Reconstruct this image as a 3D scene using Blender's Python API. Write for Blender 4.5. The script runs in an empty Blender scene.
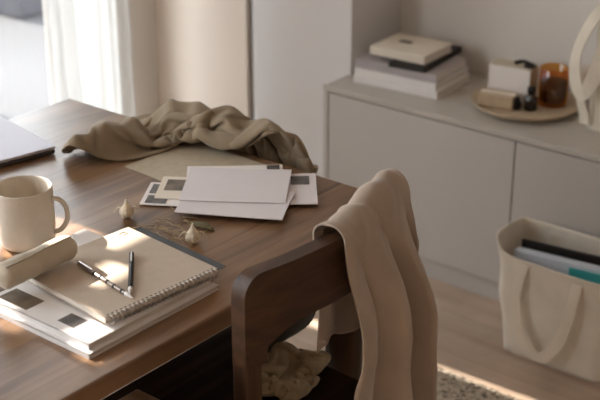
import bpy, bmesh, math, random
import numpy as np
from mathutils import Vector, Matrix, noise

random.seed(7)
S = bpy.context.scene
COL = S.collection
PI = math.pi
R = math.radians

# ------------------------------------------------------------------ camera, sky, sun, exposure
cam_d = bpy.data.cameras.new('camera')
cam = bpy.data.objects.new('camera', cam_d)
COL.objects.link(cam)
cam.location = (0, 0, 1.7)
cam.rotation_euler = (R(90 - 23.9), 0, R(39))
cam_d.sensor_width = 36
cam_d.lens = 78
cam_d.clip_start = .05
cam_d.dof.use_dof = True
cam_d.dof.focus_distance = 2.15
cam_d.dof.aperture_fstop = 5.0
S.camera = cam

world = bpy.data.worlds.new('world')
S.world = world
world.use_nodes = True
bg = world.node_tree.nodes['Background']
bg.inputs['Color'].default_value = (.92, .96, 1.0, 1)
bg.inputs['Strength'].default_value = 4.0

sun_d = bpy.data.lights.new('sun', 'SUN')
sun_d.energy = 9.5
sun_d.angle = R(.53)
sun_d.color = (1.0, .90, .80)
sun = bpy.data.objects.new('sun', sun_d)
COL.objects.link(sun)
sun.rotation_euler = Vector((math.cos(R(30)) * math.cos(R(2)), math.cos(R(30)) * math.sin(R(2)), -math.sin(R(30)))).to_track_quat('-Z', 'Y').to_euler()


def portal(y0, y1, z0, z1):
    d = bpy.data.lights.new('portal', 'AREA')
    d.shape = 'RECTANGLE'
    d.size = z1 - z0
    d.size_y = y1 - y0
    d.cycles.is_portal = True
    o = bpy.data.objects.new('portal', d)
    COL.objects.link(o)
    o.location = (-3.12, (y0 + y1) / 2, (z0 + z1) / 2)
    o.rotation_euler = (0, R(-90), 0)


portal(2.12, 2.72, .04, 2.3)
portal(-1.7, .83, .9, 2.3)

S.view_settings.view_transform = 'Standard'
S.view_settings.look = 'None'
S.view_settings.exposure = 1.33
S.view_settings.gamma = 1.0
S.view_settings.use_curve_mapping = False
S.cycles.max_bounces = 12
S.cycles.diffuse_bounces = 6
S.cycles.transparent_max_bounces = 16
S.cycles.sample_clamp_indirect = 8


# ------------------------------------------------------------------ helpers
def lin(r, g, b):
    f = lambda c: (c / 255 / 12.92) if c / 255 <= .04045 else ((c / 255 + .055) / 1.055) ** 2.4
    return (f(r), f(g), f(b), 1)


def mat(name, rgb, rough=.6, var=0.0, scale=8.0, bump=0.0, bscale=60.0, spec=.5, metal=0.0, stretch=(1, 1, 1), sheen=0.0, rgb2=None, detail=6):
    m = bpy.data.materials.new(name)
    m.use_nodes = True
    nt = m.node_tree
    b = nt.nodes['Principled BSDF']
    c = lin(*rgb)
    b.inputs['Base Color'].default_value = c
    b.inputs['Roughness'].default_value = rough
    b.inputs['Specular IOR Level'].default_value = spec
    b.inputs['Metallic'].default_value = metal
    b.inputs['Sheen Weight'].default_value = sheen
    tc = nt.nodes.new('ShaderNodeTexCoord')
    mp = nt.nodes.new('ShaderNodeMapping')
    mp.inputs['Scale'].default_value = stretch
    nt.links.new(tc.outputs['Object'], mp.inputs['Vector'])
    if var > 0 or rgb2:
        n = nt.nodes.new('ShaderNodeTexNoise')
        n.inputs['Scale'].default_value = scale
        n.inputs['Detail'].default_value = detail
        nt.links.new(mp.outputs[0], n.inputs['Vector'])
        r = nt.nodes.new('ShaderNodeValToRGB')
        if rgb2:
            c1, c2 = c, lin(*rgb2)
        else:
            c1 = tuple(min(1, x * (1 + var)) for x in c[:3]) + (1,)
            c2 = tuple(x * (1 - var) for x in c[:3]) + (1,)
        r.color_ramp.elements[0].position = .3
        r.color_ramp.elements[1].position = .7
        r.color_ramp.elements[0].color = c2
        r.color_ramp.elements[1].color = c1
        nt.links.new(n.outputs['Fac'], r.inputs['Fac'])
        nt.links.new(r.outputs['Color'], b.inputs['Base Color'])
    if bump > 0:
        n2 = nt.nodes.new('ShaderNodeTexNoise')
        n2.inputs['Scale'].default_value = bscale
        n2.inputs['Detail'].default_value = 4
        nt.links.new(mp.outputs[0], n2.inputs['Vector'])
        bp = nt.nodes.new('ShaderNodeBump')
        bp.inputs['Strength'].default_value = bump
        bp.inputs['Distance'].default_value = .01
        nt.links.new(n2.outputs['Fac'], bp.inputs['Height'])
        nt.links.new(bp.outputs['Normal'], b.inputs['Normal'])
    return m


def wood(name, light, mid, dark, rough=.45, along='Y', ring=26.0, plank=0.0, bump=.15, seam=.5, coat=0.0, plen=1.3, tone=.36):
    m = bpy.data.materials.new(name)
    m.use_nodes = True
    nt = m.node_tree
    N = nt.nodes.new
    L = nt.links.new
    b = nt.nodes['Principled BSDF']
    b.inputs['Roughness'].default_value = rough
    b.inputs['Coat Weight'].default_value = coat
    b.inputs['Coat Roughness'].default_value = .3
    tc = N('ShaderNodeTexCoord')
    mp = N('ShaderNodeMapping')
    st = {'X': (.06, 1, 1), 'Y': (1, .06, 1), 'Z': (1, 1, .06)}[along]
    mp.inputs['Scale'].default_value = st
    L(tc.outputs['Object'], mp.inputs['Vector'])
    vec = mp.outputs[0]
    brick = None
    if plank > 0:
        brick = N('ShaderNodeTexBrick')
        bm_ = N('ShaderNodeMapping')
        bm_.inputs['Rotation'].default_value = (0, 0, R(90) if along == 'Y' else 0)
        L(tc.outputs['Object'], bm_.inputs['Vector'])
        L(bm_.outputs[0], brick.inputs['Vector'])
        brick.inputs['Scale'].default_value = 1.0
        brick.inputs['Row Height'].default_value = plank
        brick.inputs['Brick Width'].default_value = plen
        brick.inputs['Mortar Size'].default_value = .0012
        brick.inputs['Mortar Smooth'].default_value = .3
        brick.inputs['Color1'].default_value = (.35, .35, .35, 1)
        brick.inputs['Color2'].default_value = (.65, .65, .65, 1)
        brick.inputs['Mortar'].default_value = (seam * .5, seam * .5, seam * .5, 1)
        ad = N('ShaderNodeVectorMath')
        ad.operation = 'MULTIPLY_ADD'
        ad.inputs[1].default_value = (3, 3, 3)
        L(brick.outputs['Color'], ad.inputs[0])
        L(mp.outputs[0], ad.inputs[2])
        vec = ad.outputs[0]
    n = N('ShaderNodeTexNoise')
    n.inputs['Scale'].default_value = ring
    n.inputs['Detail'].default_value = 8
    n.inputs['Roughness'].default_value = .62
    n.inputs['Distortion'].default_value = .6
    L(vec, n.inputs['Vector'])
    r = N('ShaderNodeValToRGB')
    e = r.color_ramp.elements
    e[0].position, e[1].position = .3, .7
    e[0].color, e[1].color = lin(*dark), lin(*light)
    k = e.new(.5)
    k.color = lin(*mid)
    L(n.outputs['Fac'], r.inputs['Fac'])
    # larger, slower blotches of tone
    n3 = N('ShaderNodeTexNoise')
    n3.inputs['Scale'].default_value = 5
    n3.inputs['Detail'].default_value = 3
    L(tc.outputs['Object'], n3.inputs['Vector'])
    r3 = N('ShaderNodeMapRange')
    r3.inputs[1].default_value, r3.inputs[2].default_value = .3, .7
    r3.inputs[3].default_value, r3.inputs[4].default_value = .78, 1.18
    L(n3.outputs['Fac'], r3.inputs[0])
    mx = N('ShaderNodeMix')
    mx.data_type = 'RGBA'
    mx.blend_type = 'MULTIPLY'
    mx.inputs[0].default_value = 1
    L(r.outputs['Color'], mx.inputs[6])
    L(r3.outputs[0], mx.inputs[7])
    out = mx.outputs[2]
    if brick:
        mx2 = N('ShaderNodeMix')
        mx2.data_type = 'RGBA'
        mx2.blend_type = 'MULTIPLY'
        mx2.inputs[0].default_value = 1
        r2 = N('ShaderNodeMapRange')
        r2.inputs[1].default_value, r2.inputs[2].default_value = 0, 1
        r2.inputs[3].default_value, r2.inputs[4].default_value = 1 - tone, 1 + tone
        L(brick.outputs['Color'], r2.inputs[0])
        L(out, mx2.inputs[6])
        L(r2.outputs[0], mx2.inputs[7])
        out = mx2.outputs[2]
    L(out, b.inputs['Base Color'])
    bp = N('ShaderNodeBump')
    bp.inputs['Strength'].default_value = bump
    bp.inputs['Distance'].default_value = .004
    L(n.outputs['Fac'], bp.inputs['Height'])
    L(bp.outputs['Normal'], b.inputs['Normal'])
    return m


def fabric(name, rgb, var=.12, weave=900.0, bump=.25, rough=.9, sheen=.25, rgb2=None, scale=14):
    m = mat(name, rgb, rough, var, scale, 0, sheen=sheen, spec=.2, rgb2=rgb2)
    nt = m.node_tree
    b = nt.nodes['Principled BSDF']
    tc = [n for n in nt.nodes if n.type == 'TEX_COORD'][0]
    w1 = nt.nodes.new('ShaderNodeTexNoise')
    w1.inputs['Scale'].default_value = weave
    w1.inputs['Detail'].default_value = 2
    w2 = nt.nodes.new('ShaderNodeTexNoise')
    w2.inputs['Scale'].default_value = 45
    w2.inputs['Detail'].default_value = 5
    nt.links.new(tc.outputs['Object'], w1.inputs['Vector'])
    nt.links.new(tc.outputs['Object'], w2.inputs['Vector'])
    ad = nt.nodes.new('ShaderNodeMath')
    ad.operation = 'MULTIPLY_ADD'
    ad.inputs[1].default_value = .25
    nt.links.new(w1.outputs['Fac'], ad.inputs[0])
    nt.links.new(w2.outputs['Fac'], ad.inputs[2])
    bp = nt.nodes.new('ShaderNodeBump')
    bp.inputs['Strength'].default_value = bump
    bp.inputs['Distance'].default_value = .006
    nt.links.new(ad.outputs[0], bp.inputs['Height'])
    nt.links.new(bp.outputs['Normal'], b.inputs['Normal'])
    return m


def link(name, me, m, parent=None, loc=None, rotz=0):
    o = bpy.data.objects.new(name, me)
    COL.objects.link(o)
    if m:
        for mm in (m if isinstance(m, (list, tuple)) else [m]):
            me.materials.append(mm)
    if parent:
        o.parent = parent
    if loc:
        o.location = loc
    o.rotation_euler[2] = rotz
    return o


def obj(name, bm, m, parent=None, loc=None, rotz=0, smooth=False, bevel=0, seg=2, sub=0, solid=0, angle=35):
    bmesh.ops.recalc_face_normals(bm, faces=bm.faces)
    me = bpy.data.meshes.new(name)
    bm.to_mesh(me)
    bm.free()
    o = link(name, me, m, parent, loc, rotz)
    if solid:
        md = o.modifiers.new('solid', 'SOLIDIFY')
        md.thickness = solid
        md.offset = 0
    if bevel:
        md = o.modifiers.new('bevel', 'BEVEL')
        md.width = bevel
        md.segments = seg
        md.limit_method = 'ANGLE'
        md.angle_limit = R(angle)
        for p in me.polygons:
            p.use_smooth = True
        o.modifiers.new('wn', 'WEIGHTED_NORMAL')
    if sub:
        md = o.modifiers.new('sub', 'SUBSURF')
        md.levels = md.render_levels = sub
    if smooth:
        for p in me.polygons:
            p.use_smooth = True
    return o


def box(bm, x0, x1, y0, y1, z0, z1, M=None):
    vs = [bm.verts.new((x, y, z)) for z in (z0, z1) for x, y in ((x0, y0), (x1, y0), (x1, y1), (x0, y1))]
    for f in ((3, 2, 1, 0), (4, 5, 6, 7), (0, 1, 5, 4), (1, 2, 6, 5), (2, 3, 7, 6), (3, 0, 4, 7)):
        bm.faces.new([vs[i] for i in f])
    if M:
        bmesh.ops.transform(bm, matrix=M, verts=vs)
    return vs


def bx(*a):
    bm = bmesh.new()
    box(bm, *a)
    return bm


def lathe(bm, prof, seg=40, M=None, cap=True):
    rings = []
    for r, z in prof:
        rings.append([bm.verts.new((r * math.cos(2 * PI * i / seg), r * math.sin(2 * PI * i / seg), z)) for i in range(seg)])
    for a, b in zip(rings, rings[1:]):
        for i in range(seg):
            bm.faces.new((a[i], a[(i + 1) % seg], b[(i + 1) % seg], b[i]))
    if cap:
        bm.faces.new(rings[0][::-1])
        bm.faces.new(rings[-1])
    if M:
        bmesh.ops.transform(bm, matrix=M, verts=[v for r in rings for v in r])


def catmull(pts, n=8):
    pts = [Vector(p) for p in pts]
    P = [pts[0] * 2 - pts[1]] + pts + [pts[-1] * 2 - pts[-2]]
    out = []
    for i in range(1, len(P) - 2):
        for k in range(n):
            t = k / n
            a, b, c, d = P[i - 1], P[i], P[i + 1], P[i + 2]
            out.append(.5 * ((2 * b) + (c - a) * t + (2 * a - 5 * b + 4 * c - d) * t * t + (3 * b - a - 3 * c + d) * t ** 3))
    out.append(pts[-1])
    return out


def tube(bm, pts, rad, seg=10, n=8, flat=1.0, cap=True, smoothpath=True):
    """rad: number or function of 0..1; flat squeezes the cross-section along its second axis"""
    P = catmull(pts, n) if smoothpath else [Vector(p) for p in pts]
    rf = rad if callable(rad) else (lambda t: rad)
    rings = []
    up = Vector((0, 0, 1))
    T0 = (P[1] - P[0]).normalized()
    if abs(T0.dot(up)) > .95:
        up = Vector((0, 1, 0))
    A = T0.cross(up).normalized()
    for i, p in enumerate(P):
        T = (P[min(i + 1, len(P) - 1)] - P[max(i - 1, 0)]).normalized()
        A = (A - T * A.dot(T)).normalized()
        B = T.cross(A)
        r = rf(i / (len(P) - 1))
        rings.append([bm.verts.new(p + A * r * math.cos(2 * PI * k / seg) + B * r * flat * math.sin(2 * PI * k / seg)) for k in range(seg)])
    for a, b in zip(rings, rings[1:]):
        for k in range(seg):
            bm.faces.new((a[k], a[(k + 1) % seg], b[(k + 1) % seg], b[k]))
    if cap:
        bm.faces.new(rings[0][::-1])
        bm.faces.new(rings[-1])


def ribbon(bm, pts, width, normal, n=8, thick=.0025):
    """flat strap along pts; its width lies across the path, square to `normal` (a vector or one per control point)"""
    P = catmull(pts, n)
    NV = catmull(normal, n) if isinstance(normal, list) else [Vector(normal)] * len(P)
    rows = []
    for i, p in enumerate(P):
        T = (P[min(i + 1, len(P) - 1)] - P[max(i - 1, 0)]).normalized()
        nn = NV[i].normalized()
        W = T.cross(nn).normalized() * width / 2
        nn = W.cross(T).normalized() * thick / 2
        rows.append([bm.verts.new(p + q) for q in (-W - nn, W - nn, W + nn, -W + nn)])
    for a, b in zip(rows, rows[1:]):
        for k in range(4):
            bm.faces.new((a[k], a[(k + 1) % 4], b[(k + 1) % 4], b[k]))
    bm.faces.new(rows[0][::-1])
    bm.faces.new(rows[-1])


def grid(bm, f, nu, nv, closed_u=False):
    V = [[bm.verts.new(f(i / nu, j / nv)) for j in range(nv + 1)] for i in range(nu if closed_u else nu + 1)]
    for i in range(nu):
        a, b = V[i], V[(i + 1) % len(V)]
        for j in range(nv):
            bm.faces.new((a[j], b[j], b[j + 1], a[j + 1]))
    return V


def thing(name, label, cat, loc=(0, 0, 0), rotz=0, group=None):
    o = bpy.data.objects.new(name, None)
    COL.objects.link(o)
    o.empty_display_size = .05
    o.location = loc
    o.rotation_euler = (0, 0, rotz)
    tag(o, label, cat, group)
    return o


def tag(o, label, cat, group=None):
    o['label'] = label
    o['category'] = cat
    if group:
        o['group'] = group
    return o


def struct(name, bm, m, **k):
    o = obj(name, bm, m, **k)
    o['kind'] = 'structure'
    return o


def smoothstep(a, b, x):
    t = max(0, min(1, (x - a) / (b - a)))
    return t * t * (3 - 2 * t)


# ------------------------------------------------------------------ materials
M_wall = mat('warm white paint', (226, 221, 215), .85, .03, 3, .04, 120)
M_taupe = mat('taupe paint', (150, 144, 138), .85, .03, 3)
M_panel = mat('cool white lacquer', (221, 219, 219), .55, .02, 3)
M_cream = mat('cream tinted panel', (226, 213, 200), .55, .03, 3)  # warmer tint than the neighbouring panel
M_dark = mat('shadow gap', (88, 80, 68), .8)  # shade of the gap put into the colour
M_ceil = mat('ceiling paint', (238, 234, 228), .9)
M_floor = wood('pale oak boards', (196, 176, 158), (184, 163, 144), (170, 147, 128), .42, 'X', 14, plank=.19, bump=.06, seam=.55, plen=1.9)
M_table = wood('walnut table wood', (155, 124, 94), (133, 102, 75), (92, 67, 47), .36, 'Y', 24, plank=.15, bump=.12, seam=.7, plen=4.0, tone=.12)
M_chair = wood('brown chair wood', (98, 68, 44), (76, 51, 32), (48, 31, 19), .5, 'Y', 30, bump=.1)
M_seatw = wood('shade-darkened seat wood', (60, 42, 28), (46, 31, 20), (30, 20, 13), .95, 'Y', 30, bump=.1)  # dark wood, darkened further to stand for the shade under the table
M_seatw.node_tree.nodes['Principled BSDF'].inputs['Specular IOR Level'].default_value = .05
M_chairz = wood('brown post wood', (98, 68, 44), (76, 51, 32), (48, 31, 19), .5, 'Z', 30, bump=.1)
M_stool = wood('pale brown stool wood', (196, 168, 138), (178, 148, 116), (150, 120, 90), .5, 'X', 30, bump=.1)
M_side = mat('greige lacquer', (188, 183, 178), .5, .02, 3)
M_sidetop = mat('greige lacquer top', (188, 182, 173), .38, .02, 3)
M_frame = mat('white window paint', (232, 228, 222), .5)
M_linen = fabric('dusty beige linen', (184, 167, 151), .08)
M_olive = fabric('olive khaki cotton', (152, 136, 113), .10)
M_canvas = fabric('natural canvas', (226, 218, 204), .06, 700)
M_canvas2 = fabric('canvas strap', (226, 216, 200), .05, 700)
M_pouch = fabric('oatmeal felt', (200, 188, 168), .10, 700)
M_seatcloth = fabric('beige knit', (190, 172, 140), .16)
M_cush = fabric('dark olive cotton', (62, 58, 42), .1)
M_mug = mat('speckled stoneware', (214, 202, 186), .4, .025, 90)
M_mugin = mat('grey glaze', (176, 166, 154), .3, .05, 60)
M_white = mat('white paper', (238, 232, 228), .75, .015, 20)
M_envel = mat('cool white envelope', (226, 220, 222), .75, .015, 20, .03, 40)
M_cream2 = mat('cream paper', (228, 218, 202), .75, .02, 20)
M_kraft = mat('grey kraft paper', (184, 172, 150), .8, .07, 60, .05, 50)
M_pages = mat('page edges', (222, 214, 204), .85, .12, 6, 0, stretch=(1, 1, 120))
M_note = mat('tan notebook card', (198, 182, 164), .8, .03, 60)
M_slate = mat('slate blue cover', (78, 80, 82), .7, .05, 30)
M_black = mat('black plastic', (28, 23, 20), .5, spec=.3)
M_steel = mat('brushed steel', (190, 184, 178), .3, metal=1)
M_laptop = mat('silver aluminium', (192, 190, 200), .55, metal=.2)
M_lapdark = mat('dark laptop base', (64, 58, 58), .5)
M_print = mat('grey print', (98, 92, 88), .6, .5, 45)
M_printb = mat('brown print', (110, 96, 80), .6, .45, 40)
M_ink = mat('dark ink', (62, 56, 52), .7)
M_blackbook = mat('black book cloth', (30, 26, 24), .6)
M_greybook = mat('pale grey cover', (176, 168, 168), .6, .12, 9)
M_whitebook = mat('white cover', (232, 228, 226), .5, .02, 8)
M_tray = mat('tan wood tray', (188, 170, 144), .5, .1, 30)
M_soap = mat('beige card', (190, 170, 142), .7, .08, 30)
M_boxside = mat('beige carton', (196, 184, 164), .7, .04, 20)
M_pod = mat('dried pod', (228, 214, 190), .8, .25, 90)
M_twig = mat('dried stem', (188, 166, 128), .85, .2, 60)
M_leaf = mat('dull green leaf', (100, 92, 58), .8, .25, 90)
M_wick = mat('candle wax', (46, 34, 26), .6)
M_concrete = mat('pale terrace stone', (52, 52, 55), .8, .12, 2)
M_planter = mat('grey planter', (50, 49, 56), .8, .08, 5)
M_teal = mat('teal edge', (60, 168, 172), .5)
M_bluewhite = mat('pale blue card', (206, 214, 226), .5)


def glassy(name, tint, mixf):
    m = bpy.data.materials.new(name)
    m.use_nodes = True
    nt = m.node_tree
    nt.nodes.remove(nt.nodes['Principled BSDF'])
    o = nt.nodes['Material Output']
    t = nt.nodes.new('ShaderNodeBsdfTransparent')
    t.inputs['Color'].default_value = tint
    g = nt.nodes.new('ShaderNodeBsdfGlossy')
    g.inputs['Roughness'].default_value = .03
    x = nt.nodes.new('ShaderNodeMixShader')
    x.inputs[0].default_value = mixf
    nt.links.new(t.outputs[0], x.inputs[1])
    nt.links.new(g.outputs[0], x.inputs[2])
    nt.links.new(x.outputs[0], o.inputs['Surface'])
    return m


M_glass = glassy('window glass', (.97, .98, .98, 1), .06)
M_amber = glassy('amber glass', (.96, .66, .27, 1), .08)
M_clear = glassy('brown glass', (.32, .22, .16, 1), .08)


def sheer(name, see, tint=(.72, .70, .67, 1)):
    m = bpy.data.materials.new(name)
    m.use_nodes = True
    nt = m.node_tree
    nt.nodes.remove(nt.nodes['Principled BSDF'])
    o = nt.nodes['Material Output']
    t = nt.nodes.new('ShaderNodeBsdfTransparent')
    tr = nt.nodes.new('ShaderNodeBsdfTranslucent')
    df = nt.nodes.new('ShaderNodeBsdfDiffuse')
    tr.inputs['Color'].default_value = tint
    df.inputs['Color'].default_value = (.74, .72, .69, 1)
    a = nt.nodes.new('ShaderNodeMixShader')
    a.inputs[0].default_value = .35
    nt.links.new(tr.outputs[0], a.inputs[1])
    nt.links.new(df.outputs[0], a.inputs[2])
    b = nt.nodes.new('ShaderNodeMixShader')
    b.inputs[0].default_value = see
    nt.links.new(a.outputs[0], b.inputs[1])
    nt.links.new(t.outputs[0], b.inputs[2])
    nt.links.new(b.outputs[0], o.inputs['Surface'])
    return m


M_sheer = sheer('white voile', .10)


def rug_mat():
    m = bpy.data.materials.new('flecked wool')
    m.use_nodes = True
    nt = m.node_tree
    b = nt.nodes['Principled BSDF']
    b.inputs['Roughness'].default_value = .95
    tc = nt.nodes.new('ShaderNodeTexCoord')
    v = nt.nodes.new('ShaderNodeTexVoronoi')
    v.inputs['Scale'].default_value = 120
    nt.links.new(tc.outputs['Object'], v.inputs['Vector'])
    sx = nt.nodes.new('ShaderNodeSeparateColor')
    nt.links.new(v.outputs['Color'], sx.inputs[0])
    r = nt.nodes.new('ShaderNodeValToRGB')
    e = r.color_ramp.elements
    e[0].position, e[0].color = 0, lin(112, 102, 90)
    e[1].position, e[1].color = 1, lin(206, 192, 172)
    for p, c in ((.10, (116, 104, 90)), (.2, (168, 155, 138)), (.6, (186, 173, 155))):
        k = e.new(p)
        k.color = lin(*c)
    nt.links.new(sx.outputs[0], r.inputs[0])
    nt.links.new(r.outputs[0], b.inputs['Base Color'])
    bp = nt.nodes.new('ShaderNodeBump')
    bp.inputs['Strength'].default_value = .8
    bp.inputs['Distance'].default_value = .006
    bp.invert = True
    nt.links.new(v.outputs['Distance'], bp.inputs['Height'])
    nt.links.new(bp.outputs['Normal'], b.inputs['Normal'])
    return m


M_rug = rug_mat()

# ------------------------------------------------------------------ the room
X0, X1, Y0, Y1, ZC = -2.95, 1.9, -1.9, 3.14, 2.6
struct('floor', bx(X0 - .17, X1, Y0, Y1 + .1, -.1, 0), M_floor)
struct('ceiling', bx(X0 - .17, X1, Y0, Y1 + .1, ZC, ZC + .1), M_ceil)
struct('wall_back', bx(-2.155, X1, Y1, Y1 + .1, 0, ZC), M_wall)
struct('wall_right', bx(X1, X1 + .1, Y0, Y1 + .1, 0, ZC), M_taupe)
struct('wall_front', bx(X0 - .17, X1 + .1, Y0 - .1, Y0, 0, ZC), M_taupe)
# tall flush panels beside the alcove, with a gap between; its shade is painted as a dark strip
bm = bmesh.new()
box(bm, -2.531, -2.155, 2.895, Y1 + .1, 0, ZC)
struct('wall_far', bm, M_panel)
struct('wall_corner', bx(X0 - .17, -2.556, 2.895, Y1 + .1, 0, ZC), M_cream)
struct('gap_shade_1', bx(-2.556, -2.531, 2.915, Y1 + .1, 0, ZC), M_dark)
# window wall with three openings
wins = [(2.12, 2.72, .04, 2.3), (.93, 1.345, 1.4, 2.0), (-1.7, .83, .9, 2.3)]
bm = bmesh.new()
xa, xb = X0 - .17, X0
ys = [Y0]
for w in sorted(wins):
    box(bm, xa, xb, ys[-1], w[0], 0, ZC)
    box(bm, xa, xb, w[0], w[1], 0, w[2])
    box(bm, xa, xb, w[0], w[1], w[3], ZC)
    ys.append(w[1])
box(bm, xa, xb, ys[-1], 2.895, 0, ZC)
struct('wall_left', bm, M_wall)
for i, (a, b, c, d) in enumerate(wins):
    fr = bmesh.new()
    t = .035
    xf0, xf1 = X0 - .14, X0 - .09
    box(fr, xf0, xf1, a, a + t, c, d)
    box(fr, xf0, xf1, b - (t if i != 1 else .012), b, c, d)
    box(fr, xf0, xf1, a, b, c, c + t)
    box(fr, xf0, xf1, a, b, d - t, d)
    if i == 2:
        for y in (-.85, -.02):
            box(fr, xf0, xf1, y - .03, y + .03, c, d)
    if i == 1:
        # unseen slotted board, added to cut the sun into patches on the table
        slots = [(1.129, 1.292, 1.557, 1.668), (1.208, 1.286, 1.687, 1.755), (1.1, 1.178, 1.742, 1.798), (0.977, 1.045, 1.782, 1.833), (0.938, 1.004, 1.682, 1.741), (0.882, 0.948, 1.797, 1.838), (1.046, 1.139, 1.557, 1.603)]
        cuts_y = sorted({a, b} | {q for t_ in slots for q in t_[:2]})
        cuts_z = sorted({c, d} | {q for t_ in slots for q in t_[2:]})
        for ya_, yb_ in zip(cuts_y, cuts_y[1:]):
            for za_, zb_ in zip(cuts_z, cuts_z[1:]):
                my, mz = (ya_ + yb_) / 2, (za_ + zb_) / 2
                if not any(t_[0] < my < t_[1] and t_[2] < mz < t_[3] for t_ in slots):
                    box(fr, xf0, xf1, ya_, yb_, za_, zb_)
    f = struct('window_%d' % (i + 1), fr, M_frame)
    gl = obj('glass', bx(X0 - .118, X0 - .112, a + .01, b - .01, c + .01, d - .01), M_glass, f)
# two unseen sun blockers, then the terrace seen through the gap beside the curtain
struct('sun_blocker_1', bx(-5.2, -5.0, 1.85, 2.245, -.06, 3.4), M_concrete)  # added out of view, narrows the sun to one strip on the floor
struct('sun_blocker_2', bx(-5.2, -5.0, 2.282, 2.95, -.06, 3.4), M_concrete)
struct('ground', bx(-14, X0 - .17, -8, 14, -.2, -.06), M_concrete)
o = obj('terrace_planter', bx(-5.6, -4.9, 3.9, 4.75, -.06, .35), M_planter, bevel=.02)
tag(o, 'blurred grey planter outside beyond the curtain gap', 'planter')


# ------------------------------------------------------------------ curtains
def curtain(name, y0, y1, x, m, folds, amp, label, z0=.015, z1=2.42, ph=0.0):
    bm = bmesh.new()

    def f(u, v):
        a = amp * (.6 + .4 * math.sin(u * 7 + ph))
        y = y0 + (y1 - y0) * u + .006 * math.sin(v * 5 + u * 9)
        xx = x + a * math.sin(2 * PI * folds * (u + .03 * math.sin(u * 9 + ph)) + ph) + .004 * math.sin(v * 6 + u * 20)
        return (xx, y, z0 + (z1 - z0) * v)
    grid(bm, f, 160, 12)
    o = obj(name, bm, m, smooth=True)
    tag(o, label, 'curtain')
    return o


curtain('voile_curtain', 2.354, 2.70, -2.865, M_sheer, 6.5, .022, 'bright white voile curtain hanging in full folds beside the cream wall')

# ------------------------------------------------------------------ rug
bm = bmesh.new()
random.seed(3)


def f_rug(u, v):
    x, y = -1.56 + 1.8 * u, 1.82 + .56 * v
    return (x, y, .009 + .004 * noise.noise(Vector((x * 60, y * 60, 0))))


grid(bm, f_rug, 260, 80)
rug = obj('woven_rug', bm, M_rug, smooth=True, solid=.008)
tag(rug, 'grey beige woven rug with dark flecks on the oak floor', 'rug')

# ------------------------------------------------------------------ sideboard
t = thing('sideboard', 'low greige sideboard with flat doors in the wall alcove', 'sideboard', (-1.5, 2.95, 0))
ox, oy = 1.5, -2.95


def sb(name, x0, x1, y0, y1, z0, z1, m, bev=.0015, parent=None):
    return obj(name, bx(x0 + ox, x1 + ox, y0 + oy, y1 + oy, z0, z1), m, parent or t, bevel=bev)


sb('plinth', -2.14, -.32, 2.79, 3.1, 0, .058, M_side)
sb('carcass', -2.145, -.315, 2.797, 3.13, .06, .482, M_side)
sb('side_panel', -2.162, -2.146, 2.776, 3.132, .0, .482, M_side)
sb('worktop', -2.163, -.3, 2.774, 3.134, .484, .5, M_sidetop)
for a, b in ((-2.143, -1.536), (-1.532, -.926), (-.922, -.318)):
    sb('door', a, b, 2.777, 2.795, .062, .480, M_side)

# ------------------------------------------------------------------ table
t = thing('dining_table', 'brown wooden dining table with a worn plank top', 'table', (-1.635, .84, 0))
tx, ty = 1.635, -.84
tt = obj('tabletop', bx(-2.09 + tx, -1.18 + tx, -.1 + ty, 1.778 + ty, .715, .75), M_table, t, bevel=.004, seg=3)
for x in (-2.03, -1.27):
    for y in (-.03, 1.70):
        bm = bmesh.new()
        lathe(bm, [(.026, 0), (.036, .45), (.04, .714)], 16, Matrix.Translation((x + tx, y + ty, 0)))
        obj('leg', bm, M_chairz, t, smooth=True)
ap = bmesh.new()
for a in ((-2.0, -1.30, 1.69, 1.712), (-2.0, -1.30, -.04, -.018), (-2.04, -2.018, -.02, 1.69), (-1.283, -1.261, -.02, 1.69)):
    box(ap, a[0] + tx, a[1] + tx, a[2] + ty, a[3] + ty, .655, .714)
obj('apron', ap, M_chairz, t)

# ------------------------------------------------------------------ chair
CX, CY = -1.09, 1.396
t = thing('wooden_chair', 'brown wooden chair with a wide curved top rail', 'chair', (CX, CY, 0))


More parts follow.
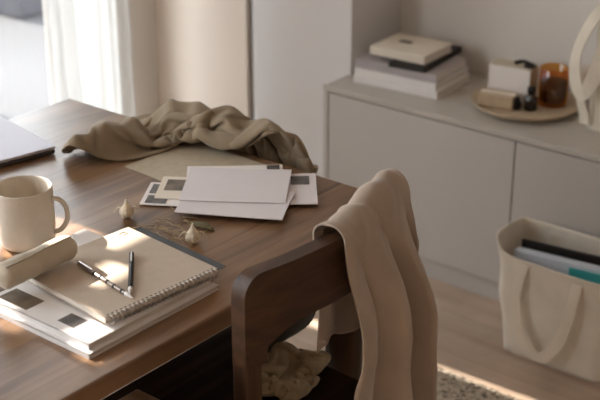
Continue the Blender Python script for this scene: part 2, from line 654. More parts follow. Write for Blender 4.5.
def rail():
    # outline in (y, z), extruded through x, then bowed away from the seat
    hw = .19
    top, pts = .866, []
    for k in range(9):                                  # rounded upper end, seen at the near post
        a = PI - k * PI / 16
        pts.append((-hw + .03 + .03 * math.cos(a), top - .04 + .04 * math.sin(a)))
    half = pts[:]
    for k in range(1, 7):
        u = k / 6
        half.append((-hw + .03 + (hw - .03) * u, top + .006 * math.sin(u * PI / 2)))
    low = []
    for k in range(11):                                 # lower edge, an arch rising from the post
        u = k / 10
        low.append((-hw + .036 + (hw - .036) * u, top - .122 + .026 * math.sin(min(1, u * 2.2) * PI / 2)))
    low = [(-hw, top - .15), (-hw + .034, top - .15)] + low
    left_edge = half[::-1]
    outline_half = low[::-1]                            # centre -> end, lower edge
    poly = outline_half + half                          # lower edge to end, then end to centre along the top
    right = [(-y, z) for y, z in poly[::-1]]
    full = poly + right
    # strip duplicates
    out = []
    for p in full:
        if not out or (abs(p[0] - out[-1][0]) + abs(p[1] - out[-1][1])) > 1e-5:
            out.append(p)
    bm = bmesh.new()
    vs = [bm.verts.new((-.013, y, z)) for y, z in out]
    f = bm.faces.new(vs)
    r = bmesh.ops.extrude_face_region(bm, geom=[f])
    ev = [v for v in r['geom'] if isinstance(v, bmesh.types.BMVert)]
    bmesh.ops.translate(bm, verts=ev, vec=(.026, 0, 0))
    bmesh.ops.triangulate(bm, faces=[g for g in bm.faces if len(g.verts) > 4])
    for k in range(-9, 10):
        bmesh.ops.bisect_plane(bm, geom=bm.verts[:] + bm.edges[:] + bm.faces[:], plane_co=(0, k * .0195, 0), plane_no=(0, 1, 0))
    for v in bm.verts:
        v.co.x += .035 * (1 - (v.co.y / hw) ** 2) - .15 * (v.co.z - .8) * 0
    return bm


rl = obj('top_rail', rail(), M_chair, t, bevel=.006, seg=3, angle=50)
for s in (-1, 1):
    bm = bmesh.new()
    y = s * .172
    P = [(.045, y, 0), (.012, y, .25), (0, y, .45), (0, y, .6), (0, y, .72)]
    rings = []
    for p in catmull(P, 5):
        rings.append([bm.verts.new(p + Vector((a * .015, b * .0175, 0))) for a, b in ((-1, -1), (1, -1), (1, 1), (-1, 1))])
    for a, b in zip(rings, rings[1:]):
        for k in range(4):
            bm.faces.new((a[k], a[(k + 1) % 4], b[(k + 1) % 4], b[k]))
    bm.faces.new(rings[0][::-1])
    bm.faces.new(rings[-1])
    obj('back_leg', bm, M_chairz, t, bevel=.005)
    bm = bmesh.new()
    lathe(bm, [(.014, 0), (.019, .3), (.02, .429)], 14, Matrix.Translation((-.37, s * .175, 0)))
    obj('front_leg', bm, M_chairz, t, smooth=True)
    obj('side_rail', bx(-.35, -.016, s * .18 - .01, s * .18 + .01, .385, .428), M_chair, t, bevel=.003)
    bm = bmesh.new()                                    # plug over the joint
    lathe(bm, [(.009, 0), (.009, .004)], 20, Matrix.Translation((.0165, s * .148, .780)) @ Matrix.Rotation(R(90), 4, 'Y'))
    pl = obj('joint_plug', bm, M_blackbook, rl, smooth=True)
bm = bmesh.new()


def f_seat(u, v):
    x = -.405 + .39 * u
    w = .235 - .02 * u
    y = -w + 2 * w * v
    return (x, y + .012, .447 - .006 * math.sin(PI * u) * math.sin(PI * v))


grid(bm, f_seat, 12, 12)
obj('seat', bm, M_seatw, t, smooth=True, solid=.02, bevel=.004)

# ------------------------------------------------------------------ stool, one corner in view under the table edge
t = thing('wooden_stool', 'pale brown wooden stool whose corner shows beside the dark underside of table', 'stool', (-1.13, 1.03, 0))
obj('seat', bx(-.15, .15, -.15, .15, .595, .62), M_stool, t, bevel=.006, seg=3)
for a in (-1, 1):
    for b in (-1, 1):
        obj('leg', bx(a * .12 - .015, a * .12 + .015, b * .12 - .015, b * .12 + .015, 0, .594), M_stool, t, bevel=.003)
st = bmesh.new()
for s in (-1, 1):
    box(st, -.104, .104, s * .12 - .009, s * .12 + .009, .2, .225)
    box(st, s * .12 - .009, s * .12 + .009, -.104, .104, .25, .275)
obj('stretcher', st, M_stool, t)

# ------------------------------------------------------------------ cloth over the chair
ZT = .887


def f_towel(u, v):
    """u across (0 = end nearest the bare part of the rail), v from the front hem over the rail to the back hem"""
    Lf, Lo, Lb = .22, .075, .66
    s = v * (Lf + Lo + Lb)
    y0, y1 = -.024, .188
    yy = y0 + (y1 - y0) * u
    bow = .035 * (1 - (min(.19, abs(yy)) / .19) ** 2)
    crest = .003 + .006 * smoothstep(.1, .35, u) + .014 * smoothstep(.3, .62, u) - .012 * smoothstep(.8, 1, u)

    def pleat(t):                                       # rounded ridges with sharp valleys between
        return 2 * abs(math.sin(t)) ** .75 - 1.1
    if s < Lf:                                          # hanging on the seat side
        d = Lf - s
        q = smoothstep(0, .1, d)
        x = bow - .029 - .016 * q + .008 * q * math.sin(u * 11 + .6)
        z = ZT - .018 - d + .012 * math.sin(u * 9)
        y = yy + .028 * (1 - u) * smoothstep(0, .12, d)
        return Vector((x, y, z))
    sweep = u + .34 * math.exp(-max(0, s - Lf - Lo * .4) / .11)
    fold = pleat(sweep * PI * 2.7 + .35) + .35 * math.sin(sweep * PI * 7.3 + 1.1)
    if s < Lf + Lo:                                     # over the top
        t = (s - Lf) / Lo
        a = t * PI
        rr = .029
        x = bow - rr * math.cos(a) + .003 * fold * t
        z = ZT - .018 + (.022 + crest + .004 * fold) * math.sin(a)
        return Vector((x, yy, z))
    d = s - Lf - Lo
    q = smoothstep(0, .2, d)
    qq = smoothstep(.05, .65, d)
    x = bow + .029 + .020 * q + .03 * d + (.003 + .027 * q) * fold
    wide = smoothstep(0, .16, d)
    y = yy + (.030 * wide + .012 * qq) * smoothstep(.15, 1, u) - .055 * smoothstep(.1, .34, d) * (1 - u) ** 1.5
    y += .010 * q * math.cos(sweep * PI * 5.4 + .4)
    z = ZT - .018 - d * .98 + .02 * smoothstep(0, .05, d) * crest / .04 * (1 - smoothstep(.0, .3, d))
    return Vector((x, y, z))


bm = bmesh.new()


def f_tw(u, v):
    p = f_towel(u, v)
    n = noise.noise(Vector((p.y * 18, p.z * 6, 3.1))) * .008 + noise.noise(Vector((p.y * 45, p.z * 12, 1.1))) * .004 + (.2 - abs(noise.noise(Vector((p.y * 26 + p.z * 9, p.z * 7, 5.2))))) * .006
    return Vector((CX + p.x + n, CY + p.y, p.z))


grid(bm, f_tw, 110, 150)
o = obj('linen_throw', bm, M_linen, smooth=True, solid=.003)
tag(o, 'dusty beige linen throw draped over the chair top rail', 'throw')

# ------------------------------------------------------------------ loose cloth: a sheet of points pushed together and let fall
def smooth_noise(P, seed):
    table = np.random.RandomState(seed).rand(64, 64) * 2 - 1
    i = np.floor(P).astype(int)
    f = P - i
    f = f * f * (3 - 2 * f)
    out = 0
    for dx in (0, 1):
        for dy in (0, 1):
            w = (f[..., 0] if dx else 1 - f[..., 0]) * (f[..., 1] if dy else 1 - f[..., 1])
            out = out + w * table[(i[..., 0] + dx) % 64, (i[..., 1] + dy) % 64]
    return out


def near_pairs(P, r):
    c = np.floor(P / r).astype(np.int64) + 2000
    key = (c[:, 0] * 4096 + c[:, 1]) * 4096 + c[:, 2]
    order = np.argsort(key, kind='stable')
    ks = key[order]
    A, B = [], []
    for dx in (-1, 0, 1):
        for dy in (-1, 0, 1):
            for dz in (-1, 0, 1):
                off = (dx * 4096 + dy) * 4096 + dz
                if off < 0:
                    continue
                first = np.searchsorted(ks, key + off, 'left')
                count = np.searchsorted(ks, key + off, 'right') - first
                for k in range(min(count.max(), 24)):
                    m = np.nonzero(count > k)[0]
                    j = order[first[m] + k]
                    if off == 0:
                        q = m < j
                        m, j = m[q], j[q]
                    A.append(m)
                    B.append(j)
    return np.concatenate(A), np.concatenate(B)


def settle(rest, start, bend, steps, collide, iters=10, damp=.985, dt=1 / 90):
    """cloth by moving points: rest and start hold nx by ny points, collide keeps them out of solid things"""
    nx, ny = rest.shape[:2]
    idx = np.arange(nx * ny).reshape(nx, ny)
    Rp = rest.reshape(-1, 3)
    x = start.reshape(-1, 3).copy()
    v = np.zeros_like(x)
    links = []

    def add(p, q, k):
        p, q = p.ravel(), q.ravel()
        links.append((p, q, np.linalg.norm(Rp[p] - Rp[q], axis=1), k))
    for st in (0, 1):
        add(idx[st:-1:2, :], idx[st + 1::2, :], 1.)
        add(idx[:, st:-1:2], idx[:, st + 1::2], 1.)
    for st in (0, 1):
        add(idx[st:-1:2, :-1], idx[st + 1::2, 1:], .4)
        add(idx[st:-1:2, 1:], idx[st + 1::2, :-1], .4)
    for d, k in ((2, bend), (4, bend * .5)):
        for par in (0, 1):
            L = np.array([i for i in range(nx - d) if (i // d) % 2 == par])
            add(idx[L, :], idx[L + d, :], k)
        for par in (0, 1):
            L = np.array([i for i in range(ny - d) if (i // d) % 2 == par])
            add(idx[:, L], idx[:, L + d], k)
    h = float(np.median([b[2].mean() for b in links[:4]]))
    r = .8 * h
    gi, gj = np.divmod(np.arange(nx * ny), ny)
    for step in range(steps):
        before = x.copy()
        v[:, 2] -= 9.8 * dt
        v *= damp
        vm = np.linalg.norm(v, axis=1, keepdims=True)
        v *= np.minimum(1, (.45 * h / dt) / np.maximum(vm, 1e-9))
        x = x + v * dt
        A, B = near_pairs(x, r * 1.25)
        q = np.maximum(abs(gi[A] - gi[B]), abs(gj[A] - gj[B])) > 2
        A, B = A[q], B[q]
        for it in range(iters):
            for p, q, L, k in links:
                d = x[q] - x[p]
                n = np.linalg.norm(d, axis=1)
                c = ((n - L) / np.maximum(n, 1e-9) * .5 * k)[:, None] * d
                x[p] += c
                x[q] -= c
            if it % 3 == 2 and len(A):
                d = x[B] - x[A]
                n = np.linalg.norm(d, axis=1)
                q = n < r
                if q.any():
                    c = ((r - n[q]) / np.maximum(n[q], 1e-9) * .5)[:, None] * d[q]
                    np.add.at(x, A[q], -c * .7)
                    np.add.at(x, B[q], c * .7)
            x = collide(x, before, step)
        v = (x - before) / dt
    return x.reshape(nx, ny, 3)


def cloth_object(name, P, m, thick=.003, sub=1):
    bm = bmesh.new()
    nx, ny = P.shape[:2]
    V = [[bm.verts.new(P[i, j].tolist()) for j in range(ny)] for i in range(nx)]
    for i in range(nx - 1):
        for j in range(ny - 1):
            bm.faces.new((V[i][j], V[i + 1][j], V[i + 1][j + 1], V[i][j + 1]))
    return obj(name, bm, m, smooth=True, solid=thick, sub=sub)


def make_jacket():
    # heaped over the far edge of the table, its near end lying on the boards
    seed, Lx, Ly, stop = 36, .80, .52, 200
    cx, cy = -1.66, 1.72
    nx, ny = 104, 68
    X, Y = np.meshgrid(np.linspace(-.5, .5, nx) * Lx, np.linspace(-.5, .5, ny) * Ly, indexing='ij')
    rest = np.stack([X, Y, 0 * X], -1)
    g2 = np.stack([X, Y], -1)
    Z = .86 + .06 * smooth_noise(g2 * 7 + 86, seed) + .02 * smooth_noise(g2 * 18 + 50, seed + 1)
    start = np.stack([cx + X, cy + Y, Z], -1)

    def ridge(x, y, a, b, h, sig):
        ax, ay, bx_, by_ = a + b
        t = (((x - ax) * (bx_ - ax) + (y - ay) * (by_ - ay)) / ((bx_ - ax) ** 2 + (by_ - ay) ** 2)).clip(0, 1)
        d2 = (x - ax - t * (bx_ - ax)) ** 2 + (y - ay - t * (by_ - ay)) ** 2
        return h * np.exp(-d2 / sig ** 2)

    def heap(x, y):                                     # the bulk of the garment below its outer layer
        w = .5 * np.sin(x * 23 + 1) + .4 * np.sin(y * 40 + x * 11)
        ph = (x + .9 * (y - 1.78)) * 2 * PI / .085 + w * 1.5
        h = ridge(x, y, (-1.755, 1.765), (-1.49, 1.82), .066, .046)
        h = np.maximum(h, ridge(x, y, (-1.782, 1.525), (-1.785, 1.67), .056, .028))
        h = h * (.80 + .34 * (.5 + .5 * np.cos(ph)))
        h = h + .011 * ((x + 1.56) / .03).clip(0, 1) * (y < 1.79)    # the letters it lies over
        return .7535 + h - .16 * ((y - 1.80) / .05).clip(0, 2) * (y > 1.80)

    def front(x):
        return np.interp(x, [-1.9, -1.79, -1.73, -1.71, -1.68, -1.56, -1.5, -1.4], [1.49, 1.478, 1.50, 1.62, 1.748, 1.757, 1.772, 1.772])

    def collide(x, before, step):
        f = min(1, max(0, (step - 5) / (stop - 30)))
        f = f * f * (3 - 2 * f)
        g = heap(x[:, 0], x[:, 1])
        m = x[:, 2] < g
        fr = .8 if step > stop else .2
        d = x[m] - before[m]
        x[m, :2] = before[m, :2] + d[:, :2] * (1 - fr)
        x[m, 2] = g[m]
        if step <= stop:
            x0, x1 = cx - Lx / 2, cx + Lx / 2
            x[:, 0] = x[:, 0].clip(x0 + (-1.815 - x0) * f, x1 + (-1.462 - x1) * f)
            y0 = cy - Ly / 2
            x[:, 1] = np.maximum(x[:, 1], y0 + (front(x[:, 0]) - y0) * f)
            x[:, 1] = np.minimum(x[:, 1], cy + Ly / 2 + (1.86 - cy - Ly / 2) * f)
        m = (x[:, 2] < .749) & (x[:, 1] < 1.782)          # hanging cloth stays outside the table edge
        x[m, 1] = np.where(x[m, 1] > 1.74, 1.782, x[m, 1])
        x[:, 2] = x[:, 2].clip(.62, .92)
        return x
    return settle(rest, start, .04, 232, collide)


def make_knit():
    nx, ny = 56, 50
    X, Y = np.meshgrid(np.linspace(-.5, .5, nx) * .40, np.linspace(-.5, .5, ny) * .34, indexing='ij')
    rest = np.stack([X, Y, 0 * X], -1)
    g2 = np.stack([X, Y], -1)
    start = np.stack([X, Y, .05 + .04 * (1 + smooth_noise(g2 * 9 + 20, 5))], -1)

    def collide(x, before, step):
        f = min(1, max(0, step / 110))
        f = f * f * (3 - 2 * f)
        a = .21 + (.052 - .21) * f
        c = .18 + (.072 - .18) * f
        m = x[:, 2] < .003
        x[m, :2] = before[m, :2] + (x[m, :2] - before[m, :2]) * (.3 if step > 120 else .8)
        x[m, 2] = .003
        if step < 125:
            x[:, 0] = x[:, 0].clip(-a, a)
            x[:, 1] = x[:, 1].clip(-c, c)
        x[:, 2] = x[:, 2].clip(0, .085)
        return x
    W = settle(rest, start, .05, 145, collide)
    ca, sa = math.cos(.25), math.sin(.25)
    return np.stack([-1.290 + ca * W[..., 0] - sa * W[..., 1], 1.557 + sa * W[..., 0] + ca * W[..., 1], .4565 + W[..., 2]], -1)


o = cloth_object('crumpled_jacket', make_jacket(), M_olive, .0025)
tag(o, 'olive khaki cotton jacket lying crumpled on the far edge of table', 'jacket')
o = cloth_object('folded_knit', make_knit(), M_seatcloth, .0025)
tag(o, 'crumpled beige knit lying on the chair seat in the shade', 'garment')

bm = bmesh.new()
V = []


def f_cush(u, v, s):
    a, b = 2 * u - 1, 2 * v - 1
    r = (1 - abs(a) ** 3) * (1 - abs(b) ** 3)
    return (s * .026 * max(0, r) ** .55, .108 * a * (1 - .05 * b * b), .075 + .075 * b * (1 - .06 * a * a))


for sgn in (-1, 1):
    grid(bm, lambda u, v: f_cush(u, v, sgn), 20, 20)
bmesh.ops.remove_doubles(bm, verts=bm.verts, dist=.0005)
t = thing('added_cushion', 'dark olive cushion added on the chair seat to darken the space behind the beige knit', 'cushion', (-1.378, 1.64, .4565), R(2))  # guessed cushion, put in to cover the lit floor behind the chair
cv = obj('cover', bm, M_cush, t, smooth=True)
bm = bmesh.new()
tube(bm, [(0, .108 * a * (1 - .05 * b * b), .075 + .075 * b * (1 - .06 * a * a)) for a, b in [(-1, -1), (0, -1), (1, -1), (1, 0), (1, 1), (0, 1), (-1, 1), (-1, 0), (-1, -1)]], .003, 6, 6)
obj('piping', bm, M_cush, cv, smooth=True)

# ------------------------------------------------------------------ laptop
t = thing('laptop', 'closed silver laptop at the window side of table', 'laptop', (-1.861, 1.537, .75), R(-11.3))
obj('base', bx(-.222, 0, -.32, 0, .0015, .0095), M_lapdark, t, bevel=.002)
obj('lid', bx(-.222, .001, -.32, .001, .0105, .017), M_laptop, t, bevel=.002)
obj('hinge', bx(-.225, -.2215, -.27, -.05, .004, .012), M_lapdark, t)

# ------------------------------------------------------------------ mug
t = thing('coffee_mug', 'beige stoneware mug with a loop handle beside the notebook', 'mug', (-1.590, 1.238, .7505))
bm = bmesh.new()
lathe(bm, [(.037, .0005), (.042, .004), (.0475, .014), (.049, .03), (.049, .097), (.0482, .103), (.0472, .1045), (.0460, .103), (.0455, .097), (.0452, .03), (.042, .014), (.03, .009), (.004, .008)], 56)
obj('body', bm, [M_mug], t, smooth=True)
bm = bmesh.new()
d = Vector((.86, .51, 0))
tube(bm, [d * .044 + Vector((0, 0, .082)), d * .058 + Vector((0, 0, .086)), d * .071 + Vector((0, 0, .074)), d * .073 + Vector((0, 0, .052)), d * .062 + Vector((0, 0, .032)), d * .044 + Vector((0, 0, .024))], .0036, 10, 8, flat=1.2)
obj('handle', bm, M_mug, t, smooth=True)
bm = bmesh.new()
lathe(bm, [(.0448, .044), (.002, .0442)], 40)
obj('coffee', bm, mat('pale milky tea', (150, 134, 116), .15), t, smooth=True)

# ------------------------------------------------------------------ magazines
GM = None


def magazine(name, label, x0, x1, y0, y1, z0, z1, rot, prints, mcover):
    cx, cy = (x0 + x1) / 2, (y0 + y1) / 2
    t = thing(name, label, 'magazine', (cx, cy, z0), rot)
    w, h, th = (x1 - x0) / 2, (y1 - y0) / 2, z1 - z0
    obj('pages', bx(-w + .002, w - .002, -h + .002, h - .002, .0006, th - .0009), M_pages, t)
    bm = bmesh.new()
    box(bm, -w, w, -h, h, 0, .0006)
    box(bm, -w, w, -h, h, th - .0008, th)
    box(bm, -w, w, -h - .0003, -h + .0012, 0, th)
    obj('cover', bm, mcover, t)
    for p in prints:
        obj('printed_picture', bx(p[0] - cx, p[1] - cx, p[2] - cy, p[3] - cy, th, th + .0003), p[4], t)
    return t


magazine('magazine', 'white magazine at the bottom of the pile under the notebook', -1.535, -1.230, 1.046, 1.318, .7503, .7585, R(0), [], M_whitebook)
magazine('magazine', 'white magazine with grey printed pictures directly beneath the slate pad', -1.53, -1.238, 1.054, 1.312, .7587, .7685, R(0),
         [(-1.45, -1.385, 1.064, 1.10, M_printb), (-1.325, -1.29, 1.072, 1.10, M_print), (-1.50, -1.46, 1.07, 1.12, M_printb)], M_whitebook)

# ------------------------------------------------------------------ slate pad and spiral notebook
t = thing('slate_notepad', 'thin slate grey notepad beneath the tan notebook', 'notepad', (-1.355, 1.23, .7688), R(-5))
obj('cover', bx(-.111, .098, -.105, .131, .0035, .0045), M_slate, t)
obj('pages', bx(-.110, .097, -.104, .130, .0, .0035), M_pages, t)
t = thing('spiral_notebook', 'tan card spiral notebook with two pens on it', 'notebook', (-1.355, 1.223, .7734), R(-5))
obj('pages', bx(-.108, .108, -.109, .109, .0012, .0088), M_pages, t)
bm = bmesh.new()
box(bm, -.109, .109, -.11, .11, 0, .0012)
box(bm, -.109, .109, -.11, .11, .0088, .0102)
obj('cover', bm, M_note, t, bevel=.0004)
bm = bmesh.new()
for k in range(26):
    y = -.102 + k * .00816
    P = [(.112 - .0065 * math.cos(a), y, .0051 + .0068 * math.sin(a)) for a in [2 * PI * q / 12 for q in range(13)]]
    tube(bm, P, .0008, 5, 1, smoothpath=False)
obj('wire_spiral', bm, M_steel, t, smooth=True)
bm = bmesh.new()
for k in range(26):
    y = -.102 + k * .00816
    box(bm, .1035, .1065, y - .0018, y + .0018, .0102, .0104)
obj('binding_hole', bm, M_ink, t)['kind'] = 'stuff'
bm = bmesh.new()                                        # the small mark printed near the notebook's corner
zz = .0103
for (xa_, ya_, xb_, yb_) in ((-.098, .084, -.098, .093), (-.098, .092, -.093, .0935), (-.088, .093, -.0905, .088), (-.0905, .088, -.0875, .0835), (-.100, .081, -.094, .0815)):
    tube(bm, [(xa_, ya_, zz), ((xa_ + xb_) / 2, (ya_ + yb_) / 2, zz), (xb_, yb_, zz)], .0008, 5, 1)
obj('printed_mark', bm, M_ink, t)

ZN = .7838


def pen(name, label, a, b, r, mb, mt, clip=True, bands=()):
    a, b = Vector(a), Vector(b)
    L = (b - a).length
    ang = math.atan2(b.y - a.y, b.x - a.x)
    t = thing(name, label, 'pen', (a.x, a.y, a.z), ang)
    RM = Matrix.Rotation(R(90), 4, 'Y')
    bm = bmesh.new()
    lathe(bm, [(r * .7, 0), (r, .003), (r, L * .86), (r * .95, L * .87)], 16, RM)
    obj('barrel', bm, mb, t, smooth=True)
    bm = bmesh.new()
    lathe(bm, [(r * .96, L * .87), (r * .7, L * .93), (r * .25, L * .985), (r * .15, L)], 16, RM)
    obj('tip', bm, mt, t, smooth=True)
    if clip:
        obj('clip', bx(.004, .04, -.0012, .0012, r * .95, r * 1.35), M_steel, t)
    for q in bands:
        bm = bmesh.new()
        lathe(bm, [(r * 1.04, q * L), (r * 1.04, q * L + .004)], 16, RM)
        obj('band', bm, M_black, t, smooth=True)
    return t


pen('mechanical_pencil', 'striped metal mechanical pencil reaching out from under the felt pouch', (-1.412, 1.193, ZN + .0036), (-1.262, 1.166, ZN + .0036), .0036,
    mat('satin metal', (150, 138, 130), .35, metal=.6), M_white, True, (.3, .42, .54, .66, .8))
pen('black_pen', 'slim black pen with a pale tip lying alone on the notebook', (-1.374, 1.272, ZN + .0038), (-1.275, 1.172, ZN + .0038), .0038, M_black, M_white, True)

# ------------------------------------------------------------------ pouch
bm = bmesh.new()
PA, PB = Vector((-1.437, 1.06, .8045)), Vector((-1.437, 1.205, .8085))


def f_pouch(u, v):
    L = (PB - PA).length
    D = (PB - PA).normalized()
    e = abs(2 * v - 1)
    r = .0215 * (1 - max(0, (e - .86) / .14) ** 2.2 * .75)
    a = 2 * PI * u
    r *= 1 + .05 * math.sin(a * 3 + v * 6) + .06 * noise.noise(Vector((math.cos(a) * 1.5, math.sin(a) * 1.5, v * 7)))
    return PA + D * L * v + Vector((math.cos(a) * r * 1.06, 0, math.sin(a) * r * .92))


V = grid(bm, f_pouch, 36, 40, closed_u=True)
bm.faces.new([row[0] for row in V])
bm.faces.new([row[-1] for row in V])
t = thing('pencil_pouch', 'rolled oatmeal felt pencil pouch lying across notebook and magazine', 'pouch', (0, 0, 0))
obj('body', bm, M_pouch, t, smooth=True)
bm = bmesh.new()
sp = []
for k in range(14):
    v = .06 + .88 * k / 13
    p = f_pouch(.19, v)
    sp.append((p.x, p.y, p.z + .0006))
tube(bm, sp, .0016, 6, 3)
obj('seam', bm, M_pouch, t, smooth=True)


# ------------------------------------------------------------------ letters
def letter(name, label, c, w, h, ang, z, m, stamps=(), group=None, curl=.002, cat='envelope', flap=False, th=.0012):
    t = thing(name, label, cat, (c[0], c[1], z), R(ang), group)
    bm = bmesh.new()
    f = lambda u, v: (-w / 2 + w * u, -h / 2 + h * v, th / 2 + curl * (2 * u - 1) ** 2 * (.5 + v * .5) + curl * .4 * math.sin(v * PI))
    grid(bm, f, 14, 10)
    obj('sheet', bm, m, t, solid=th, smooth=False)
    if flap:
        bm = bmesh.new()
        g = lambda u, v: Vector(f(u, 1 - v * (.30 + .12 * (1 - abs(2 * u - 1))))) + Vector((0, 0, th * .62))
        grid(bm, g, 14, 4)
        obj('flap', bm, m, t, solid=.0004)
    for (x, y, sw, sh, sm) in stamps:
        u, v = (x + w / 2) / w, (y + h / 2) / h
        bm = bmesh.new()
        g = lambda a, b: Vector(f(u + (a - .5) * sw / w, v + (b - .5) * sh / h)) + Vector((0, 0, th * .5 + .0005))
        grid(bm, g, 4, 4)
        obj('stamp', bm, sm, t, solid=.0003)
    return t


GE = None
letter('kraft_envelope', 'large grey kraft envelope partly under the olive jacket', (-1.595, 1.662), .215, .185, -3, .7503, M_kraft, curl=.001, flap=True)
letter('postcard', 'white bordered postcard with dark pictures peeking out from the pile', (-1.513, 1.551), .164, .10, 32.8, .7525, M_white,
       [(-.060, .020, .030, .042, M_print), (-.055, -.027, .038, .034, M_print)], cat='postcard', curl=.0006)
letter('postcard', 'pale photo card lying between kraft envelope and white letters', (-1.512, 1.585), .163, .10, 34.5, .7545, M_cream2,
       [(-.052, .010, .036, .05, M_printb)], cat='postcard', curl=.0006)
letter('envelope', 'white envelope with dark stamp sticking out towards the throw', (-1.424, 1.648), .20, .14, 40, .7565, M_envel,
       [(.070, .036, .034, .040, M_print)], curl=.0008)
letter('envelope', 'white envelope with a small grey stamp at the pile back', (-1.489, 1.648), .18, .13, 42, .7585, M_white,
       [(.072, .050, .024, .022, M_print)], curl=.0008)
letter('envelope', 'white envelope sticking out lowest at the pile front edge', (-1.416, 1.566), .192, .12, 29, .7605, M_envel, curl=.001)
letter('envelope', 'plain white envelope on top of the letter pile', (-1.462, 1.622), .19, .152, 35, .763, M_envel, curl=.0012, flap=False)

# ------------------------------------------------------------------ dried stems and pods
def pod(name, label, x, y, s, rot):
    t = thing(name, label, 'seed pod', (x, y, .7505), rot)
    bm = bmesh.new()
    lathe(bm, [(.001 * s, 0), (.007 * s, .002 * s), (.011 * s, .008 * s), (.010 * s, .014 * s), (.005 * s, .02 * s), (.0025 * s, .026 * s), (.001 * s, .03 * s)], 16)
    for v in bm.verts:
        v.co += v.co * .12 * noise.noise(v.co * 120)
    obj('bulb', bm, M_pod, t, smooth=True)
    for k in range(4):
        a = k * 1.6 + .3
        bm = bmesh.new()
        tube(bm, [(0.004 * s * math.cos(a), .004 * s * math.sin(a), .012 * s), (.012 * s * math.cos(a), .012 * s * math.sin(a), .018 * s), (.02 * s * math.cos(a), .02 * s * math.sin(a), .010 * s)], lambda q: .0032 * s * (1 - .8 * q), 6, 4, flat=.4)
        obj('petal', bm, M_pod, t, smooth=True)
    return t


pod('dried_pod', 'pale dried flower pod at the notebook edge by the stems', -1.375, 1.413, 1.2, .4)
pod('dried_pod', 'pale dried flower pod beside the mug end of the stems', -1.535, 1.415, 1.15, 2.0)
random.seed(12)
bm = bmesh.new()
for k in range(34):
    x = random.uniform(-1.50, -1.37)
    y = 1.435 + random.gauss(0, .022) + (x + 1.43) * .1
    a = random.uniform(-.9, .9) + (PI if random.random() < .5 else 0)
    L = random.uniform(.015, .05)
    P = []
    for q in range(4):
        P.append((x, y, .7515 + random.uniform(0, .004)))
        x += math.cos(a) * L / 3
        y += math.sin(a) * L / 3
        a += random.uniform(-.7, .7)
    tube(bm, P, .0006, 5, 3)
o = obj('dried_stems', bm, M_twig, smooth=True)
o['kind'] = 'stuff'
tag(o, 'tangle of thin dried flower stems on the table before the letters', 'dried stems')
bm = bmesh.new()
grid(bm, lambda u, v: (-1.435 + .055 * u, 1.47 + (v - .5) * .022 * math.sin(PI * (.05 + .9 * u)), .7518 + .004 * math.sin(PI * u) + .002 * math.sin(v * 6)), 12, 6)
o = obj('dried_leaf', bm, M_leaf, smooth=True, solid=.0006)
tag(o, 'curled dull green leaf between stems and letters', 'leaf')

# ------------------------------------------------------------------ books on the sideboard
def book(name, label, c, w, d, th, z, rot, mc, mp=None, group=None):
    t = thing(name, label, 'book', (c[0], c[1], z), R(rot), group)
    bm = bmesh.new()
    box(bm, -w / 2, w / 2, -d / 2, d / 2, 0, .002)
    box(bm, -w / 2, w / 2, -d / 2, d / 2, th - .002, th)
    box(bm, -w / 2, w / 2, -d / 2, -d / 2 + .003, .002, th - .002)
    obj('cover', bm, mc, t, bevel=.0006)
    obj('pages', bx(-w / 2 + .003, w / 2 - .003, -d / 2 + .003, d / 2 - .003, .002, th - .002), mp or M_pages, t)
    return t


GB = None
book('book', 'thick white book at the bottom of the sideboard stack', (-1.982, 2.958), .272, .195, .022, .5005, 4, M_whitebook)
book('book', 'thick white book second from the bottom of the stack', (-1.985, 2.96), .268, .19, .02, .5227, 3, M_whitebook)
book('book', 'pale grey book below the black one in the stack', (-1.987, 2.96), .262, .185, .024, .5429, 5, M_greybook)
book('book', 'slim black book poking out of the stack beneath the cream book', (-1.955, 2.985), .115, .24, .014, .5671, 7, M_blackbook, mat('dark page edges', (60, 52, 46), .8))
tb = book('book', 'cream hardback topping the stack of books', (-1.995, 2.968), .18, .155, .025, .5813, 3, M_cream2)
obj('printed_title', bx(-.045, -.005, .0, .022, .025, .0253), M_printb, tb)

# ------------------------------------------------------------------ tray and what stands on it
TX, TY = -1.62, 2.975
t = thing('round_tray', 'round shallow tan tray on the sideboard', 'tray', (TX, TY, .5003))
bm = bmesh.new()
lathe(bm, [(.10, 0), (.132, .004), (.146, .016), (.148, .020), (.1455, .0205), (.140, .017), (.129, .0072), (.10, .007), (.003, .007)], 72)
obj('dish', bm, M_tray, t, smooth=True)
ZY = .5003 + .0075
t = thing('white_carton', 'upright white carton with beige sides standing on the tray', 'box', (-1.676, 2.995, ZY), R(8))
obj('body', bx(-.06, .06, -.03, .03, 0, .098), M_boxside, t, bevel=.001)
obj('front_label', bx(-.0595, .0595, -.0306, -.0301, .001, .097), M_white, t)
bm = bmesh.new()
tube(bm, [(-.02, .0, .0), (.0, .006, .006), (.02, -.004, .007), (.036, .004, .0)], .0055, 8, 6)
t = thing('hair_clip', 'dark hair clip resting on top of the white carton', 'hair clip', (-1.652, 2.992, ZY + .1035), R(5))
obj('bow', bm, M_black, t, smooth=True)
obj('clasp', bx(.012, .04, -.012, .012, -.005, .003), M_blackbook, t, bevel=.002)
t = thing('soap_block', 'beige soap block lying in front of the white carton', 'soap', (-1.675, 2.92, ZY + .0005), R(12))
obj('bar', bx(-.048, .048, -.028, .028, 0, .036), M_soap, t, bevel=.004, seg=3)
obj('paper_band', bx(-.0485, .0485, -.0105, .0105, .0005, .0365), M_cream2, t)
t = thing('small_dark_pot', 'tiny dark pot between soap block and bottle on tray', 'pot', (-1.625, 2.93, ZY))
bm = bmesh.new()
lathe(bm, [(.012, 0), (.015, .006), (.014, .018), (.010, .022), (.009, .024)], 20)
obj('body', bm, M_black, t, smooth=True)
bm = bmesh.new()
lathe(bm, [(.0105, .024), (.0105, .030)], 20)
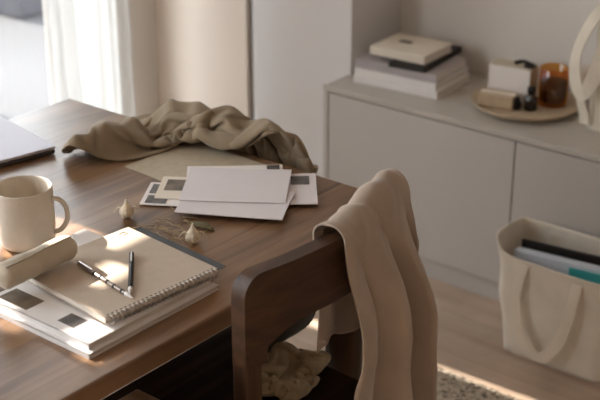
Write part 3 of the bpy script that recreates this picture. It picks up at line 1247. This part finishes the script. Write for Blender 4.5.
obj('lid', bm, M_blackbook, t, smooth=True)
t = thing('dropper_bottle', 'small brown glass bottle in front of the amber candle', 'bottle', (-1.59, 2.945, ZY))
bm = bmesh.new()
lathe(bm, [(.015, 0), (.018, .003), (.018, .034), (.010, .042), (.009, .048)], 24)
obj('body', bm, M_clear, t, smooth=True)
bm = bmesh.new()
lathe(bm, [(.016, .003), (.016, .024)], 24)
obj('liquid', bm, mat('dark liquid', (46, 26, 22), .3), t, smooth=True)
bm = bmesh.new()
lathe(bm, [(.011, .0485), (.011, .062), (.008, .065)], 20)
obj('cap', bm, M_black, t, smooth=True)
t = thing('candle_jar', 'amber glass candle jar on the tray near the canvas bag', 'candle', (-1.565, 3.02, ZY))
bm = bmesh.new()
lathe(bm, [(.034, 0), (.038, .003), (.039, .01), (.039, .104), (.0375, .106), (.0362, .104), (.036, .012), (.003, .009)], 44)
obj('glass_jar', bm, M_amber, t, smooth=True)
bm = bmesh.new()
lathe(bm, [(.0352, .0125), (.0352, .068), (.003, .070)], 36)
wx = obj('wax', bm, M_wick, t, smooth=True)
bm = bmesh.new()
tube(bm, [(0, 0, .069), (.001, 0, .076), (.002, .001, .082)], .001, 6, 3)
obj('wick', bm, M_black, wx)

# ------------------------------------------------------------------ canvas bags
def bag_body(c, wb, db, wt, dt, h, seed, lean=0, dip=.02, nz=.006):
    bm = bmesh.new()

    def f(u, v):
        a = 2 * PI * u
        w = wb + (wt - wb) * v
        d = db + (dt - db) * v
        e = .24
        ca, sa = math.cos(a), math.sin(a)
        x = w * math.copysign(abs(ca) ** e, ca)
        y = d * math.copysign(abs(sa) ** e, sa)
        hh = h * v
        if v > .8:
            hh -= dip * (v - .8) / .2 * (.5 - .5 * math.cos(2 * a)) * (1 if sa < 0 else .15)
        n = noise.noise(Vector((x * 14 + seed, y * 14, hh * 9))) * nz * (1.2 if v > .02 else .1)
        n2 = noise.noise(Vector((x * 34 + seed, y * 34, hh * 16))) * nz * .5
        k = 1 + (n + n2) / .12
        return (c[0] + x * k + lean * hh, c[1] + y * k, c[2] + max(0.0, hh))
    V = grid(bm, f, 96, 36, closed_u=True)
    bm.faces.new([r[0] for r in V])
    return bm, f


# bag on the floor
t = thing('tote_bag', 'cream canvas tote bag standing on the floor against the sideboard', 'bag', (-1.28, 2.64, 0))
bm, fb = bag_body((0, 0, .002), .142, .068, .168, .078, .315, 3.0, lean=-.03, dip=.045, nz=.0035)
obj('body', bm, M_canvas, t, smooth=True, solid=.0035)
for side in (-1, 1):
    bm = bmesh.new()
    yy = side * .086
    if side < 0:
        P = [(-.085, yy + .006, .262), (-.094, yy - .008, .20), (-.090, yy - .016, .13), (-.058, yy - .019, .062), (-.015, yy - .020, .040), (.022, yy - .019, .072), (.046, yy - .016, .14), (.058, yy - .008, .21), (.06, yy + .006, .255)]
        ribbon(bm, P, .026, (0, -1, .05))
    else:
        P = [(-.085, yy - .012, .29), (-.085, yy - .004, .22), (-.06, yy, .15), (-.01, yy + .001, .12), (.03, yy, .16), (.055, yy - .004, .22), (.06, yy - .012, .29)]
        ribbon(bm, P, .026, (0, 1, .05))
    obj('strap', bm, M_canvas2, t)
# what is in it: folders, each a thing
t = thing('folder', 'pale blue white folder with a teal edge in the floor tote', 'folder', (-1.278, 2.618, .002), 0)
Mx = Matrix.Translation((0, 0, .01)) @ Matrix.Rotation(R(-4), 4, 'Y')
bm = bmesh.new()
box(bm, -.125, .115, -.013, .013, .0, .268, Mx)
obj('cover', bm, M_bluewhite, t, bevel=.002)
bm = bmesh.new()
box(bm, .03, .1155, -.018, -.0135, .1, .258, Mx)
obj('edge_strip', bm, M_teal, t)
t = thing('black_tablet', 'thin black tablet standing behind the folder in the tote', 'tablet', (-1.278, 2.645, .002), 0)
bm = bmesh.new()
box(bm, -.125, .115, -.005, .005, 0, .284, Mx)
obj('shell', bm, M_black, t, bevel=.003)

# bag on the sideboard
t = thing('canvas_bag', 'tall cream canvas bag with hanging strap loops on the sideboard', 'bag', (-1.243, 2.985, .5))
bm, fb = bag_body((0, 0, .002), .17, .07, .165, .06, .36, 9.0, dip=.01)
obj('body', bm, M_canvas, t, smooth=True, solid=.004)
bm = bmesh.new()
P = [(-.13, -.055, .36), (-.165, -.085, .30), (-.195, -.095, .22), (-.198, -.095, .15), (-.175, -.098, .105), (-.15, -.098, .14), (-.13, -.09, .22), (-.10, -.07, .34)]
ribbon(bm, P, .036, [(-.5, -1, 0)] * 3 + [(-.2, -1, .1)] * 2 + [(.2, -1, 0)] * 3)
obj('strap', bm, M_canvas2, t)
bm = bmesh.new()
P = [(-.175, -.098, .118), (-.176, -.092, .085), (-.170, -.082, .05), (-.168, -.078, .02)]
ribbon(bm, P, .03, (-.3, -1, .1))
obj('strap_tail', bm, M_canvas2, t)
